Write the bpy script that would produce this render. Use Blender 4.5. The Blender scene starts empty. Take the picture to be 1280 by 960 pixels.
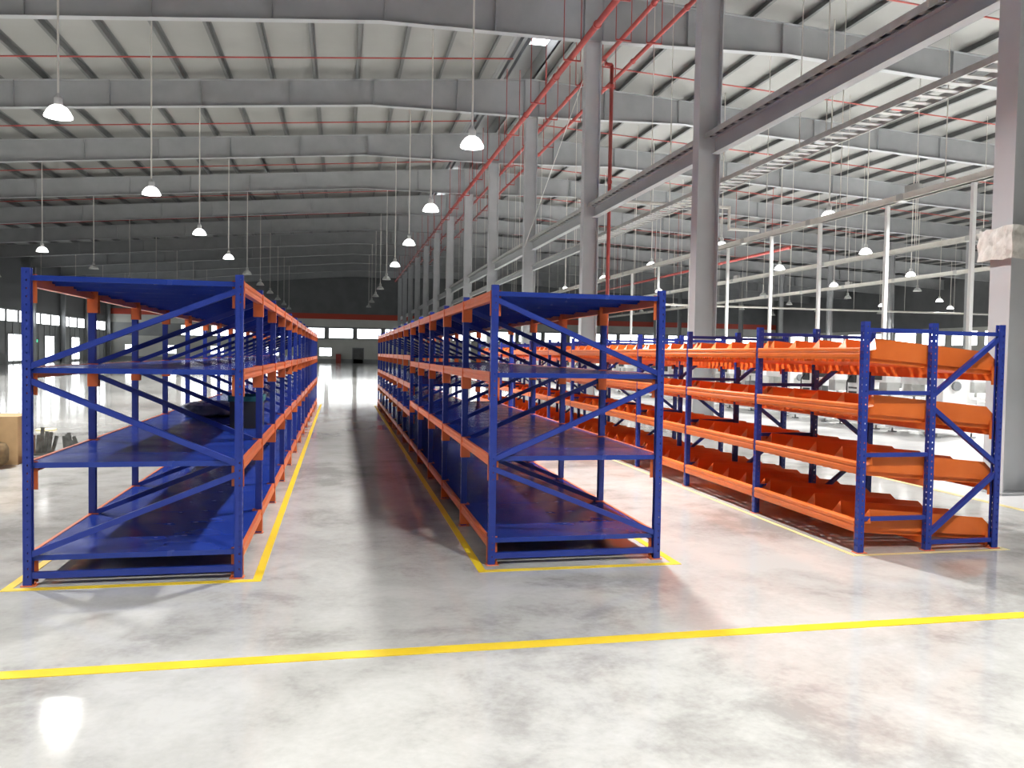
import bpy, math, random
from mathutils import Vector, Matrix

random.seed(7)
scene = bpy.context.scene
COL = scene.collection

# ------------------------------------------------------------------ camera, world, exposure
cam_data = bpy.data.cameras.new('camera')
cam = bpy.data.objects.new('camera', cam_data)
COL.objects.link(cam)
scene.camera = cam
F_PX, YAW, PITCH, ROLL = 1015.85, 0.2090, -0.0362, 0.0164
cam_data.sensor_width = 36.0
cam_data.lens = F_PX / 1280.0 * 36.0
cam_data.clip_start = 0.05
cam_data.clip_end = 400.0
_f = Vector((math.sin(YAW) * math.cos(PITCH), math.cos(YAW) * math.cos(PITCH), math.sin(PITCH)))
_r = Vector((math.cos(YAW), -math.sin(YAW), 0))
_u = _r.cross(_f)
_r2 = _r * math.cos(ROLL) + _u * math.sin(ROLL)
_u2 = -_r * math.sin(ROLL) + _u * math.cos(ROLL)
cam.matrix_world = Matrix(((_r2.x, _u2.x, -_f.x, 0), (_r2.y, _u2.y, -_f.y, 0), (_r2.z, _u2.z, -_f.z, 1.5), (0, 0, 0, 1)))

world = bpy.data.worlds.new('world')
scene.world = world
world.use_nodes = True
_bg = world.node_tree.nodes['Background']
_bg.inputs[0].default_value = (0.80, 0.90, 1.0, 1)
_bg.inputs[1].default_value = 1.5

scene.view_settings.view_transform = 'Standard'
scene.view_settings.look = 'None'
scene.view_settings.gamma = 1.0
scene.view_settings.use_curve_mapping = False
scene.view_settings.exposure = 0.0
scene.cycles.use_denoising = True
scene.cycles.max_bounces = 8
scene.cycles.diffuse_bounces = 5

LAMP_WATT = 530.0
LAMP_GLOW = 14.0
WINDOW_GLOW = 6.0

# ------------------------------------------------------------------ materials
def mat(name, color, rough=0.5, metal=0.0, spec=0.5, emit=None, estr=0.0):
    m = bpy.data.materials.new(name)
    m.use_nodes = True
    b = m.node_tree.nodes['Principled BSDF']
    b.inputs['Base Color'].default_value = (*color, 1)
    b.inputs['Roughness'].default_value = rough
    b.inputs['Metallic'].default_value = metal
    b.inputs['Specular IOR Level'].default_value = spec
    if emit:
        b.inputs['Emission Color'].default_value = (*emit, 1)
        b.inputs['Emission Strength'].default_value = estr
    return m

def vary(m, scale, c1, c2, rough=None, detail=4.0, lo=0.35, hi=0.65, bump=0.0, stretch=(1, 1, 1)):
    """noise driven colour (and roughness) in object space"""
    nt = m.node_tree
    b = nt.nodes['Principled BSDF']
    tc = nt.nodes.new('ShaderNodeTexCoord')
    mp = nt.nodes.new('ShaderNodeMapping')
    mp.inputs['Scale'].default_value = stretch
    nt.links.new(tc.outputs['Object'], mp.inputs['Vector'])
    n = nt.nodes.new('ShaderNodeTexNoise')
    n.inputs['Scale'].default_value = scale
    n.inputs['Detail'].default_value = detail
    nt.links.new(mp.outputs[0], n.inputs['Vector'])
    r = nt.nodes.new('ShaderNodeValToRGB')
    r.color_ramp.elements[0].position = lo
    r.color_ramp.elements[1].position = hi
    r.color_ramp.elements[0].color = (*c1, 1)
    r.color_ramp.elements[1].color = (*c2, 1)
    nt.links.new(n.outputs['Fac'], r.inputs['Fac'])
    nt.links.new(r.outputs['Color'], b.inputs['Base Color'])
    if rough:
        mr = nt.nodes.new('ShaderNodeMapRange')
        mr.inputs['From Min'].default_value = lo
        mr.inputs['From Max'].default_value = hi
        mr.inputs['To Min'].default_value = rough[0]
        mr.inputs['To Max'].default_value = rough[1]
        nt.links.new(n.outputs['Fac'], mr.inputs['Value'])
        nt.links.new(mr.outputs[0], b.inputs['Roughness'])
    if bump:
        bp = nt.nodes.new('ShaderNodeBump')
        bp.inputs['Strength'].default_value = bump
        bp.inputs['Distance'].default_value = 0.02
        nt.links.new(n.outputs['Fac'], bp.inputs['Height'])
        nt.links.new(bp.outputs[0], b.inputs['Normal'])
    return m

def concrete():
    m = mat('polished_concrete', (0.5, 0.49, 0.47), 0.25)
    nt = m.node_tree
    b = nt.nodes['Principled BSDF']
    tc = nt.nodes.new('ShaderNodeTexCoord')
    def noise(scale, detail, rough=0.55, dist=0.0):
        n = nt.nodes.new('ShaderNodeTexNoise')
        n.inputs['Scale'].default_value = scale
        n.inputs['Detail'].default_value = detail
        n.inputs['Roughness'].default_value = rough
        n.inputs['Distortion'].default_value = dist
        nt.links.new(tc.outputs['Object'], n.inputs['Vector'])
        return n
    big = noise(0.55, 6, 0.6, 0.6)
    mid = noise(2.3, 8, 0.65, 0.4)
    fine = noise(26, 5, 0.6)
    mix1 = nt.nodes.new('ShaderNodeMath'); mix1.operation = 'MULTIPLY_ADD'
    nt.links.new(big.outputs['Fac'], mix1.inputs[0]); mix1.inputs[1].default_value = 0.55
    mul2 = nt.nodes.new('ShaderNodeMath'); mul2.operation = 'MULTIPLY_ADD'
    nt.links.new(mid.outputs['Fac'], mul2.inputs[0]); mul2.inputs[1].default_value = 0.35
    mul3 = nt.nodes.new('ShaderNodeMath'); mul3.operation = 'MULTIPLY'
    nt.links.new(fine.outputs['Fac'], mul3.inputs[0]); mul3.inputs[1].default_value = 0.10
    nt.links.new(mul3.outputs[0], mul2.inputs[2])
    nt.links.new(mul2.outputs[0], mix1.inputs[2])
    r = nt.nodes.new('ShaderNodeValToRGB')
    e = r.color_ramp.elements
    e[0].position = 0.40; e[0].color = (0.34, 0.33, 0.312, 1)
    e[1].position = 0.575; e[1].color = (0.59, 0.584, 0.558, 1)
    k = e.new(0.485); k.color = (0.495, 0.488, 0.462, 1)
    nt.links.new(mix1.outputs[0], r.inputs['Fac'])
    nt.links.new(r.outputs['Color'], b.inputs['Base Color'])
    mr = nt.nodes.new('ShaderNodeMapRange')
    mr.inputs['From Min'].default_value = 0.35; mr.inputs['From Max'].default_value = 0.65
    mr.inputs['To Min'].default_value = 0.125; mr.inputs['To Max'].default_value = 0.075
    nt.links.new(mid.outputs['Fac'], mr.inputs['Value'])
    nt.links.new(mr.outputs[0], b.inputs['Roughness'])
    return m

M = {}
M['concrete'] = concrete()
M['epoxy'] = vary(mat('white_epoxy_floor', (0.74, 0.74, 0.73), 0.18), 0.7, (0.75, 0.75, 0.74), (0.82, 0.82, 0.81), (0.14, 0.22))
M['blue'] = vary(mat('blue_painted_steel', (0.02, 0.045, 0.30), 0.32), 3.0, (0.018, 0.040, 0.285), (0.024, 0.052, 0.33), (0.30, 0.38))
M['shelf'] = vary(mat('blue_shelf_steel', (0.02, 0.045, 0.30), 0.22), 1.7, (0.016, 0.040, 0.27), (0.022, 0.055, 0.33), (0.16, 0.28))
M['orange'] = vary(mat('orange_painted_steel', (0.78, 0.15, 0.03), 0.32), 3.0, (0.76, 0.150, 0.022), (0.84, 0.19, 0.035), (0.28, 0.38))
M['beam_orange'] = vary(mat('orange_beam_steel', (0.70, 0.15, 0.05), 0.33), 3.0, (0.66, 0.135, 0.035), (0.74, 0.17, 0.055), (0.28, 0.40))
M['yellow'] = vary(mat('yellow_floor_paint', (0.85, 0.60, 0.02), 0.4), 5.0, (0.80, 0.55, 0.02), (0.90, 0.66, 0.03), (0.3, 0.5), lo=0.3, hi=0.7)
M['pale_yellow'] = vary(mat('pale_yellow_floor_paint', (0.72, 0.62, 0.28), 0.4), 5.0, (0.66, 0.56, 0.25), (0.80, 0.66, 0.30), (0.3, 0.5))
M['steel'] = vary(mat('grey_primed_steel', (0.40, 0.41, 0.42), 0.5), 1.2, (0.34, 0.352, 0.36), (0.39, 0.40, 0.41), (0.42, 0.56))
M['colpaint'] = vary(mat('light_grey_column_paint', (0.5, 0.51, 0.53), 0.45), 1.2, (0.49, 0.505, 0.52), (0.55, 0.56, 0.575), (0.4, 0.5))
M['purlin'] = vary(mat('galvanised_purlin', (0.23, 0.24, 0.24), 0.5, 0.3), 2.0, (0.12, 0.125, 0.125), (0.17, 0.175, 0.175), (0.4, 0.6))
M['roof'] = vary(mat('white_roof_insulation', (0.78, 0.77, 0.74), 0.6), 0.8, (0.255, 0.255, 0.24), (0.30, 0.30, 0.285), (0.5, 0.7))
M['wall'] = vary(mat('cream_wall_paint', (0.62, 0.62, 0.58), 0.6), 0.6, (0.58, 0.58, 0.54), (0.66, 0.66, 0.62), (0.5, 0.7))
M['cladding'] = vary(mat('grey_wall_cladding', (0.30, 0.31, 0.31), 0.5), 0.7, (0.27, 0.28, 0.28), (0.33, 0.34, 0.34), (0.4, 0.6))
M['darkclad'] = vary(mat('dark_wall_cladding', (0.16, 0.165, 0.17), 0.55), 0.7, (0.14, 0.145, 0.15), (0.18, 0.185, 0.19), (0.4, 0.6))
M['redband'] = mat('red_painted_band', (0.55, 0.07, 0.04), 0.45)
M['redpipe'] = vary(mat('red_pipe_paint', (0.42, 0.045, 0.035), 0.38), 3.0, (0.34, 0.05, 0.042), (0.42, 0.065, 0.055), (0.3, 0.45))
M['white'] = vary(mat('white_machine_enamel', (0.82, 0.82, 0.80), 0.35), 2.0, (0.85, 0.85, 0.84), (0.90, 0.90, 0.89), (0.3, 0.4))
M['conduit'] = vary(mat('cream_conduit', (0.74, 0.72, 0.66), 0.45), 2.0, (0.70, 0.68, 0.62), (0.78, 0.76, 0.70), (0.4, 0.5))
M['pole'] = vary(mat('white_service_pole', (0.86, 0.86, 0.84), 0.4), 2.0, (0.84, 0.84, 0.82), (0.88, 0.88, 0.86), (0.35, 0.45))
M['galv'] = vary(mat('galvanised_steel', (0.55, 0.55, 0.53), 0.42, 0.4), 4.0, (0.5, 0.5, 0.48), (0.6, 0.6, 0.58), (0.35, 0.5))
M['dark'] = mat('dark_plastic', (0.04, 0.042, 0.045), 0.45)
M['midgrey'] = mat('mid_grey_metal', (0.25, 0.26, 0.27), 0.45, 0.3)
M['shade_on'] = mat('glowing_prismatic_shade', (0.85, 0.85, 0.85), 0.3, emit=(1.0, 0.99, 0.97), estr=4.5)
M['diff_on'] = mat('lit_lamp_diffuser', (0.9, 0.9, 0.9), 0.4, emit=(1.0, 0.99, 0.97), estr=LAMP_GLOW)
M['shade_off'] = mat('unlit_shade', (0.62, 0.63, 0.62), 0.3)
M['driver'] = mat('lamp_driver_housing', (0.55, 0.55, 0.54), 0.4, 0.3)
M['glass'] = mat('daylit_window_glass', (0.9, 0.95, 1.0), 0.1, emit=(0.96, 0.99, 1.0), estr=WINDOW_GLOW)
M['ridge'] = mat('daylit_ridge_sheet', (0.9, 0.95, 1.0), 0.3, emit=(0.95, 0.97, 1.0), estr=3.0)
M['frame'] = mat('white_window_frame', (0.6, 0.6, 0.6), 0.45)
M['door'] = vary(mat('grey_door_paint', (0.14, 0.14, 0.14), 0.5), 2, (0.12, 0.12, 0.12), (0.16, 0.16, 0.16), (0.4, 0.6))
M['carton'] = vary(mat('brown_cardboard', (0.42, 0.27, 0.13), 0.8), 5.0, (0.38, 0.24, 0.115), (0.46, 0.30, 0.15), (0.75, 0.9), bump=0.1)
M['tape'] = mat('brown_tape', (0.36, 0.18, 0.07), 0.35)
M['sack'] = vary(mat('woven_brown_sack', (0.17, 0.115, 0.055), 0.9), 14.0, (0.13, 0.085, 0.04), (0.21, 0.145, 0.07), (0.85, 0.95), bump=0.5)
M['teal'] = mat('teal_plastic', (0.02, 0.16, 0.17), 0.4)
M['sheet'] = vary(mat('white_plastic_sheet', (0.8, 0.79, 0.74), 0.35), 9.0, (0.62, 0.61, 0.56), (0.84, 0.83, 0.78), (0.25, 0.45), bump=0.6)
M['rust'] = vary(mat('rusty_scrap', (0.17, 0.09, 0.055), 0.8), 12.0, (0.11, 0.06, 0.04), (0.23, 0.12, 0.07), (0.7, 0.9), bump=0.4)
M['scrap'] = vary(mat('grey_scrap_metal', (0.10, 0.105, 0.10), 0.5, 0.3), 12.0, (0.06, 0.065, 0.06), (0.15, 0.155, 0.15), (0.4, 0.6))
M['straw'] = mat('pale_yellow_card', (0.72, 0.62, 0.36), 0.7)
M['greensign'] = mat('green_sign_light', (0.02, 0.4, 0.2), 0.4, emit=(0.05, 0.9, 0.45), estr=1.2)
M['hosebox'] = mat('red_cabinet_paint', (0.35, 0.05, 0.03), 0.45)
M['plastic'] = vary(mat('grey_blue_plastic_wrap', (0.16, 0.18, 0.24), 0.3), 7.0, (0.10, 0.115, 0.16), (0.24, 0.26, 0.32), (0.2, 0.4), bump=0.5)
M['cord'] = mat('white_cord', (0.7, 0.7, 0.66), 0.6)

# ------------------------------------------------------------------ mesh builder
class MB:
    def __init__(s):
        s.v = []; s.f = []
    def add(s, vs, fs):
        o = len(s.v)
        s.v += [tuple(p) for p in vs]
        s.f += [tuple(i + o for i in f) for f in fs]
        return s
    def box(s, x0, x1, y0, y1, z0, z1):
        vs = [(x0, y0, z0), (x1, y0, z0), (x1, y1, z0), (x0, y1, z0), (x0, y0, z1), (x1, y0, z1), (x1, y1, z1), (x0, y1, z1)]
        return s.add(vs, [(3, 2, 1, 0), (4, 5, 6, 7), (0, 1, 5, 4), (1, 2, 6, 5), (2, 3, 7, 6), (3, 0, 4, 7)])
    def quad(s, a, b, c, d):
        return s.add([a, b, c, d], [(0, 1, 2, 3)])
    def bar(s, p, q, w, h, side=None):
        p = Vector(p); q = Vector(q); d = (q - p).normalized()
        up = Vector(side) if side else (Vector((0, 0, 1)) if abs(d.z) < 0.95 else Vector((0, 1, 0)))
        a = d.cross(up).normalized(); b = a.cross(d).normalized()
        c = [(-1, -1), (1, -1), (1, 1), (-1, 1)]
        vs = [p + a * (i * w / 2) + b * (j * h / 2) for i, j in c] + [q + a * (i * w / 2) + b * (j * h / 2) for i, j in c]
        return s.add(vs, [(3, 2, 1, 0), (4, 5, 6, 7), (0, 1, 5, 4), (1, 2, 6, 5), (2, 3, 7, 6), (3, 0, 4, 7)])
    def tube(s, p, q, r, n=8, r2=None):
        p = Vector(p); q = Vector(q); d = (q - p).normalized(); r2 = r if r2 is None else r2
        up = Vector((0, 0, 1)) if abs(d.z) < 0.95 else Vector((0, 1, 0))
        a = d.cross(up).normalized(); b = a.cross(d).normalized()
        vs = []
        for c, rr in ((p, r), (q, r2)):
            for k in range(n):
                t = 2 * math.pi * k / n
                vs.append(c + a * (math.cos(t) * rr) + b * (math.sin(t) * rr))
        fs = [(k, (k + 1) % n, n + (k + 1) % n, n + k) for k in range(n)]
        fs += [tuple(range(n - 1, -1, -1)), tuple(range(n, 2 * n))]
        return s.add(vs, fs)
    def lathe(s, prof, n=20, cx=0, cy=0, cz=0):
        """prof: list of (r, z)"""
        vs = []; fs = []
        for r, z in prof:
            for k in range(n):
                t = 2 * math.pi * k / n
                vs.append((cx + r * math.cos(t), cy + r * math.sin(t), cz + z))
        for i in range(len(prof) - 1):
            for k in range(n):
                a = i * n + k; b = i * n + (k + 1) % n
                fs.append((a, b, b + n, a + n))
        return s.add(vs, fs)
    def extrude_y(s, poly, y0, y1):
        """poly in (x, z), counter-clockwise seen from -y"""
        n = len(poly)
        vs = [(x, y0, z) for x, z in poly] + [(x, y1, z) for x, z in poly]
        fs = [tuple(range(n)), tuple(range(2 * n - 1, n - 1, -1))]
        fs += [(k, n + k, n + (k + 1) % n, (k + 1) % n) for k in range(n)]
        return s.add(vs, fs)
    def extrude_z(s, poly, z0, z1):
        n = len(poly)
        vs = [(x, y, z0) for x, y in poly] + [(x, y, z1) for x, y in poly]
        fs = [tuple(range(n - 1, -1, -1)), tuple(range(n, 2 * n))]
        fs += [(k, (k + 1) % n, n + (k + 1) % n, n + k) for k in range(n)]
        return s.add(vs, fs)
    def mesh(s, name, m, smooth=False):
        me = bpy.data.meshes.new(name)
        me.from_pydata(s.v, [], s.f)
        me.materials.append(m)
        if smooth:
            me.polygons.foreach_set('use_smooth', [True] * len(me.polygons))
        me.update()
        return me

def link(name, me, parent=None, loc=(0, 0, 0), rot=(0, 0, 0)):
    o = bpy.data.objects.new(name, me)
    COL.objects.link(o)
    o.location = loc
    o.rotation_euler = rot
    if parent:
        o.parent = parent
    return o

def build(name, mb, m, parent=None, loc=(0, 0, 0), rot=(0, 0, 0), smooth=False):
    return link(name, mb.mesh(name, m, smooth), parent, loc, rot)

def thing(name, label, cat, loc=(0, 0, 0), rz=0.0, group=None):
    o = bpy.data.objects.new(name, None)
    COL.objects.link(o)
    o.empty_display_size = 0.2
    o.location = loc
    o.rotation_euler = (0, 0, rz)
    return tag(o, label, cat, group)

def tag(o, label, cat, group=None):
    o['label'] = label
    o['category'] = cat
    if group:
        o['group'] = group
    return o

def struct(o):
    o['kind'] = 'structure'
    return o

# ------------------------------------------------------------------ large structure
XL, XR, YF, YB = -28.0, 62.0, -22.0, 108.0
XRIDGE, ZRIDGE, SL, SR = 7.6, 12.75, 0.085, 0.05
BAY, Y0COL = 8.3, 7.95

def roof_top(x):                       # top of the rafters
    d = x - XRIDGE
    return ZRIDGE - (SR * d if d > 0 else -SL * d)

floor = struct(build('floor', MB().box(XL - 1, XR + 1, YF - 1, YB + 1, -0.3, 0.0), M['concrete']))

def line_strip(x0, x1, y0, y1, m, h=0.003):
    return build('marking_line', MB().box(x0, x1, y0, y1, 0.0, h), m, floor)

build('epoxy_coating', MB().box(6.82, 43.0, 6.34, 70.0, 0.0, 0.002), M['epoxy'], floor)
# painted lines on the floor
line_strip(-20, 6.75, 4.0, 4.095, M['yellow'])
def outline(xa, xb, y0, y1, m, w):
    line_strip(xa - w, xa, y0, y1, m)
    line_strip(xb, xb + w, y0, y1, m)
    line_strip(xa - w, xb + w, y0 - w, y0, m)
outline(-1.97, -0.545, 5.505, 23.6, M['yellow'], 0.055)
outline(1.0, 2.38, 5.51, 23.1, M['yellow'], 0.055)
outline(3.90, 5.23, 5.53, 24.0, M['pale_yellow'], 0.04)
line_strip(6.78, 6.86, 6.3, 60, M['pale_yellow'])
line_strip(6.86, 12.0, 6.3, 6.38, M['pale_yellow'])

# ceiling: two sheets of white insulation with lapped seams, purlins below, ridge vent along the column row
ceil_mb = MB()
PUR = 0.24
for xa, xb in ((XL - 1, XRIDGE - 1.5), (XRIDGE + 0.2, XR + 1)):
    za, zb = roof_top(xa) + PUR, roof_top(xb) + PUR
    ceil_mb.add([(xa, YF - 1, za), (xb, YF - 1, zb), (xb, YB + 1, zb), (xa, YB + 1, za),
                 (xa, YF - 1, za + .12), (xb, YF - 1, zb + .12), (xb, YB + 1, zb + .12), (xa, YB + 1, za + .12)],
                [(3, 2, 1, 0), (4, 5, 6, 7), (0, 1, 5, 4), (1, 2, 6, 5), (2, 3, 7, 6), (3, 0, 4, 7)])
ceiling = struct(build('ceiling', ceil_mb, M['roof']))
# ridge vent: raised box over the gap, bright translucent cheek sheets and grey louvres
zr = roof_top(XRIDGE) + PUR
vent = MB()
vent.box(XRIDGE - 1.6, XRIDGE + 0.3, YF - 1, YB + 1, zr + 0.75, zr + 0.85)
vent.box(XRIDGE - 1.6, XRIDGE - 1.5, YF - 1, YB + 1, zr - 0.15, zr + 0.75)
vent.box(XRIDGE + 0.2, XRIDGE + 0.3, YF - 1, YB + 1, zr - 0.02, zr + 0.75)
build('ridge_vent', vent, M['cladding'], ceiling)
y = YF
while y < YB:
    build('vent_light_sheet', MB().box(XRIDGE - 0.55, XRIDGE + 0.15, y + 1.2, y + 3.4, zr + 0.55, zr + 0.57), M['ridge'], ceiling)
    for k in range(3):
        xl = XRIDGE - 1.4 + k * 0.27
        build('louvre', MB().bar((xl, y + 0.8, zr + 0.12), (xl, y + BAY - 0.4, zr + 0.12), 0.05, 0.22), M['midgrey'], ceiling)
    y += BAY

# purlins (Z-sections running away from the camera) and thin sag rods
def purlin_mesh():
    mb = MB()
    L0, L1 = YF - 0.5, YB + 0.5
    mb.box(-0.004, 0.004, L0, L1, 0, PUR)
    mb.box(-0.10, 0.0, L0, L1, 0, 0.006)
    mb.box(0.0, 0.10, L0, L1, PUR - 0.006, PUR)
    mb.box(-0.10, -0.094, L0, L1, 0, 0.025)
    return mb.mesh('purlin', M['purlin'])
pm = purlin_mesh()
x = XRIDGE - 2.2
while x > XL:
    link('purlin', pm, ceiling, (x, 0, roof_top(x)), (0, -math.atan(SL), 0)); x -= 1.6
x = XRIDGE + 0.6
while x < XR:
    link('purlin', pm, ceiling, (x, 0, roof_top(x)), (0, math.atan(SR), 0)); x += 1.6

# steel columns of the middle row, left wall row and right row
def h_section(depth, flange, z0, z1, tf=0.022, tw=0.014):
    mb = MB()
    mb.box(-depth / 2, -depth / 2 + tf, -flange / 2, flange / 2, z0, z1)
    mb.box(depth / 2 - tf, depth / 2, -flange / 2, flange / 2, z0, z1)
    mb.box(-depth / 2 + tf, depth / 2 - tf, -tw / 2, tw / 2, z0, z1)
    return mb
rows_y = [Y0COL + BAY * k for k in range(-3, 13)]
col_mid = h_section(0.50, 0.30, 0.03, roof_top(XRIDGE) - 1.5).mesh('column', M['colpaint'])
plate = MB().box(-0.32, 0.32, -0.22, 0.22, 0.0, 0.03).mesh('base_plate', M['steel'])
for yy in rows_y:
    c = struct(link('column', col_mid, None, (XRIDGE, yy, 0)))
    link('base_plate', plate, c)
colL = h_section(0.45, 0.28, 0.0, roof_top(XL + 0.4) - 0.9).mesh('column', M['steel'])
colR = h_section(0.45, 0.28, 0.0, roof_top(43.2) - 0.95).mesh('column', M['steel'])
for yy in rows_y:
    struct(link('column', colL, None, (XL + 0.3, yy, 0)))
    struct(link('column', colR, None, (43.2, yy, 0)))

# tapered rafters with stiffener plates, one half each side of the ridge
def rafter_depth(d):
    d = abs(d)
    return 1.0 + max(0.0, 0.52 * (1 - d / 6.5))
def rafter(side):
    xe = XL + 0.1 if side < 0 else XR - 0.1
    n = 14
    xs = [XRIDGE + (xe - XRIDGE) * (k / n) for k in range(n + 1)]
    for extra in (3.0, 6.5):
        xs.append(XRIDGE + side * extra)
    xs = sorted(set(xs), reverse=(side < 0))
    mb = MB()
    for a, b in zip(xs[:-1], xs[1:]):
        ta, tb = roof_top(a), roof_top(b)
        ba, bb = ta - rafter_depth(a - XRIDGE), tb - rafter_depth(b - XRIDGE)
        for (zl0, zl1, zr0, zr1, w) in ((ba + .02, ta - .02, bb + .02, tb - .02, 0.012), (ta - .02, ta, tb - .02, tb, 0.26), (ba, ba + .02, bb, bb + .02, 0.26)):
            vs = [(a, -w / 2, zl0), (b, -w / 2, zr0), (b, w / 2, zr0), (a, w / 2, zl0), (a, -w / 2, zl1), (b, -w / 2, zr1), (b, w / 2, zr1), (a, w / 2, zl1)]
            fs = [(3, 2, 1, 0), (4, 5, 6, 7), (0, 1, 5, 4), (1, 2, 6, 5), (2, 3, 7, 6), (3, 0, 4, 7)]
            if side < 0:
                fs = [f[::-1] for f in fs]
            mb.add(vs, fs)
    return mb.mesh('rafter', M['steel'])
stiff_x = {-1: [XRIDGE - d for d in (0.3, 3.1, 6.4, 9.6, 12.8, 16.0, 19.2, 24.0, 29.0)], 1: [XRIDGE + d for d in (0.3, 3.1, 6.4, 9.6, 12.8, 16.0, 19.2, 24.0, 29.0, 35.4, 42.0)]}
for side in (-1, 1):
    rm = rafter(side)
    sms = []
    for sx in stiff_x[side]:
        t = roof_top(sx); b = t - rafter_depth(sx - XRIDGE)
        sms.append(MB().box(sx - 0.006, sx + 0.006, -0.125, 0.125, b + 0.02, t - 0.02).mesh('stiffener', M['steel']))
    for yy in rows_y:
        r = struct(link('rafter', rm, None, (0, yy, 0)))
        if yy > 7:
            for sm in sms:
                link('stiffener', sm, r)

# walls
def wall(name, bands, axis, pos, a0, a1, out):
    """bands: (z0, z1, material); first is the wall object itself, further ones cladding courses on it"""
    root = None
    for z0, z1, m in bands:
        mb = MB()
        if axis == 'x':
            mb.box(min(pos, pos + out), max(pos, pos + out), a0, a1, z0, z1)
        else:
            mb.box(a0, a1, min(pos, pos + out), max(pos, pos + out), z0, z1)
        if root is None:
            root = struct(build(name, mb, m))
        else:
            build('wall_course', mb, m, root)
    return root
BANDS = [(0, 3.1, M['wall']), (3.1, 4.7, M['cladding']), (4.7, 5.7, M['wall']), (6.4, 13.8, M['darkclad'])]
wb = wall('wall_back', BANDS, 'y', YB, XL - 0.2, XR + 0.2, 0.3)
build('red_band', MB().box(XL - 0.2, XR + 0.2, YB - 0.04, YB + 0.3, 5.7, 6.4), M['redband'], wb)
LB = [(0, 3.1, M['cladding']), (3.1, 4.8, M['cladding']), (4.8, 13.8, M['darkclad'])]
wl = wall('wall_left', LB, 'x', XL, YF, YB, -0.3)
wr = wall('wall_right', [(0, 5.0, M['wall']), (5.0, 13.8, M['darkclad'])], 'x', XR, YF, YB, 0.3)
wf = wall('wall_front', [(0, 5.0, M['wall']), (5.0, 13.8, M['cladding'])], 'y', YF, XL, XR, -0.3)
# vertical ribs of the left wall cladding and wall dado of the back wall
for k in range(40):
    yy = 46 + k * 1.55
    build('cladding_rib', MB().box(XL, XL + 0.05, yy, yy + 0.12, 0.0, 3.7), M['cladding'], wl)
struct(build('baseboard_back', MB().box(XL, XR, YB - 0.05, YB, 0, 0.55), M['cladding']))

WIN = [0]
def window(axis, pos, a0, a1, z0, z1, panes=2, inward=-1):
    WIN[0] += 1
    e = bpy.data.objects.new('window_%d' % WIN[0], None)
    COL.objects.link(e)
    struct(e)
    d0, d1 = sorted((pos, pos + inward * 0.06))
    p0, p1 = sorted((pos, pos + inward * 0.03))
    fr = MB()
    def bx(mb, u0, u1, v0, v1, q0, q1):
        if axis == 'y':
            mb.box(u0, u1, q0, q1, v0, v1)
        else:
            mb.box(q0, q1, u0, u1, v0, v1)
    t = 0.05
    bx(fr, a0 - t, a1 + t, z0 - t, z0, d0, d1); bx(fr, a0 - t, a1 + t, z1, z1 + t, d0, d1)
    bx(fr, a0 - t, a0, z0, z1, d0, d1); bx(fr, a1, a1 + t, z0, z1, d0, d1)
    w = (a1 - a0) / panes
    for k in range(1, panes):
        bx(fr, a0 + k * w - 0.025, a0 + k * w + 0.025, z0, z1, d0, d1)
    build('window_frame', fr, M['frame'], e)
    for k in range(panes):
        pn = MB()
        bx(pn, a0 + k * w, a0 + (k + 1) * w, z0, z1, p0, p1)
        build('pane', pn, M['glass'], e)

xx = -19.4
while xx < 58:
    window('y', YB, xx, xx + 3.0, 3.28, 4.5, 2); xx += 3.6
for wx in (-25.9, -21.5, -15.9, -9.2, -2.6):
    window('y', YB, wx, wx + 1.5, 0.95, 1.95, 2)
yy = 74.5
while yy < 106:
    window('x', XL, yy, yy + 2.3, 3.7, 4.65, 1, 1); yy += 2.75
for a, b in ((77.5, 81.0), (86.5, 89.0), (94.5, 97.0)):
    window('x', XL, a, b, 0.25, 2.55, 1, 1)
yy = 20.0
while yy < 70:
    window('x', XL, yy, yy + 2.3, 3.7, 4.65, 1, 1); yy += 5.5
yy = 30.0
while yy < 104:
    window('x', XR, yy, yy + 3.4, 3.2, 4.6, 2, -1); yy += 4.4

# far door and hose cabinet
d = bpy.data.objects.new('door_1', None); COL.objects.link(d); struct(d)
build('door_leaf', MB().box(1.66, 2.96, YB - 0.05, YB - 0.01, 0.02, 1.95), M['door'], d)
build('door_frame', MB().box(1.56, 1.66, YB - 0.08, YB, 0, 2.05).box(2.96, 3.06, YB - 0.08, YB, 0, 2.05).box(1.66, 2.96, YB - 0.08, YB, 1.95, 2.05), M['midgrey'], d)
hb = thing('hose_cabinet', 'small red hose cabinet at the foot of the far back wall', 'cabinet', (-0.2, YB - 0.3, 0))
build('cabinet_body', MB().box(-0.32, 0.32, -0.05, 0.2, 0.0, 1.2), M['hosebox'], hb)
build('cabinet_door', MB().box(-0.28, 0.28, -0.07, -0.05, 0.22, 1.12), M['redpipe'], hb)
sg = thing('exit_sign', 'green lit exit sign on the left wall between bright windows', 'sign', (XL + 0.02, 84.0, 1.9))
build('sign_box', MB().box(0, 0.08, -0.35, 0.35, 0.0, 0.32), M['midgrey'], sg)
build('sign_face', MB().box(0.08, 0.09, -0.32, 0.32, 0.03, 0.29), M['greensign'], sg)

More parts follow.
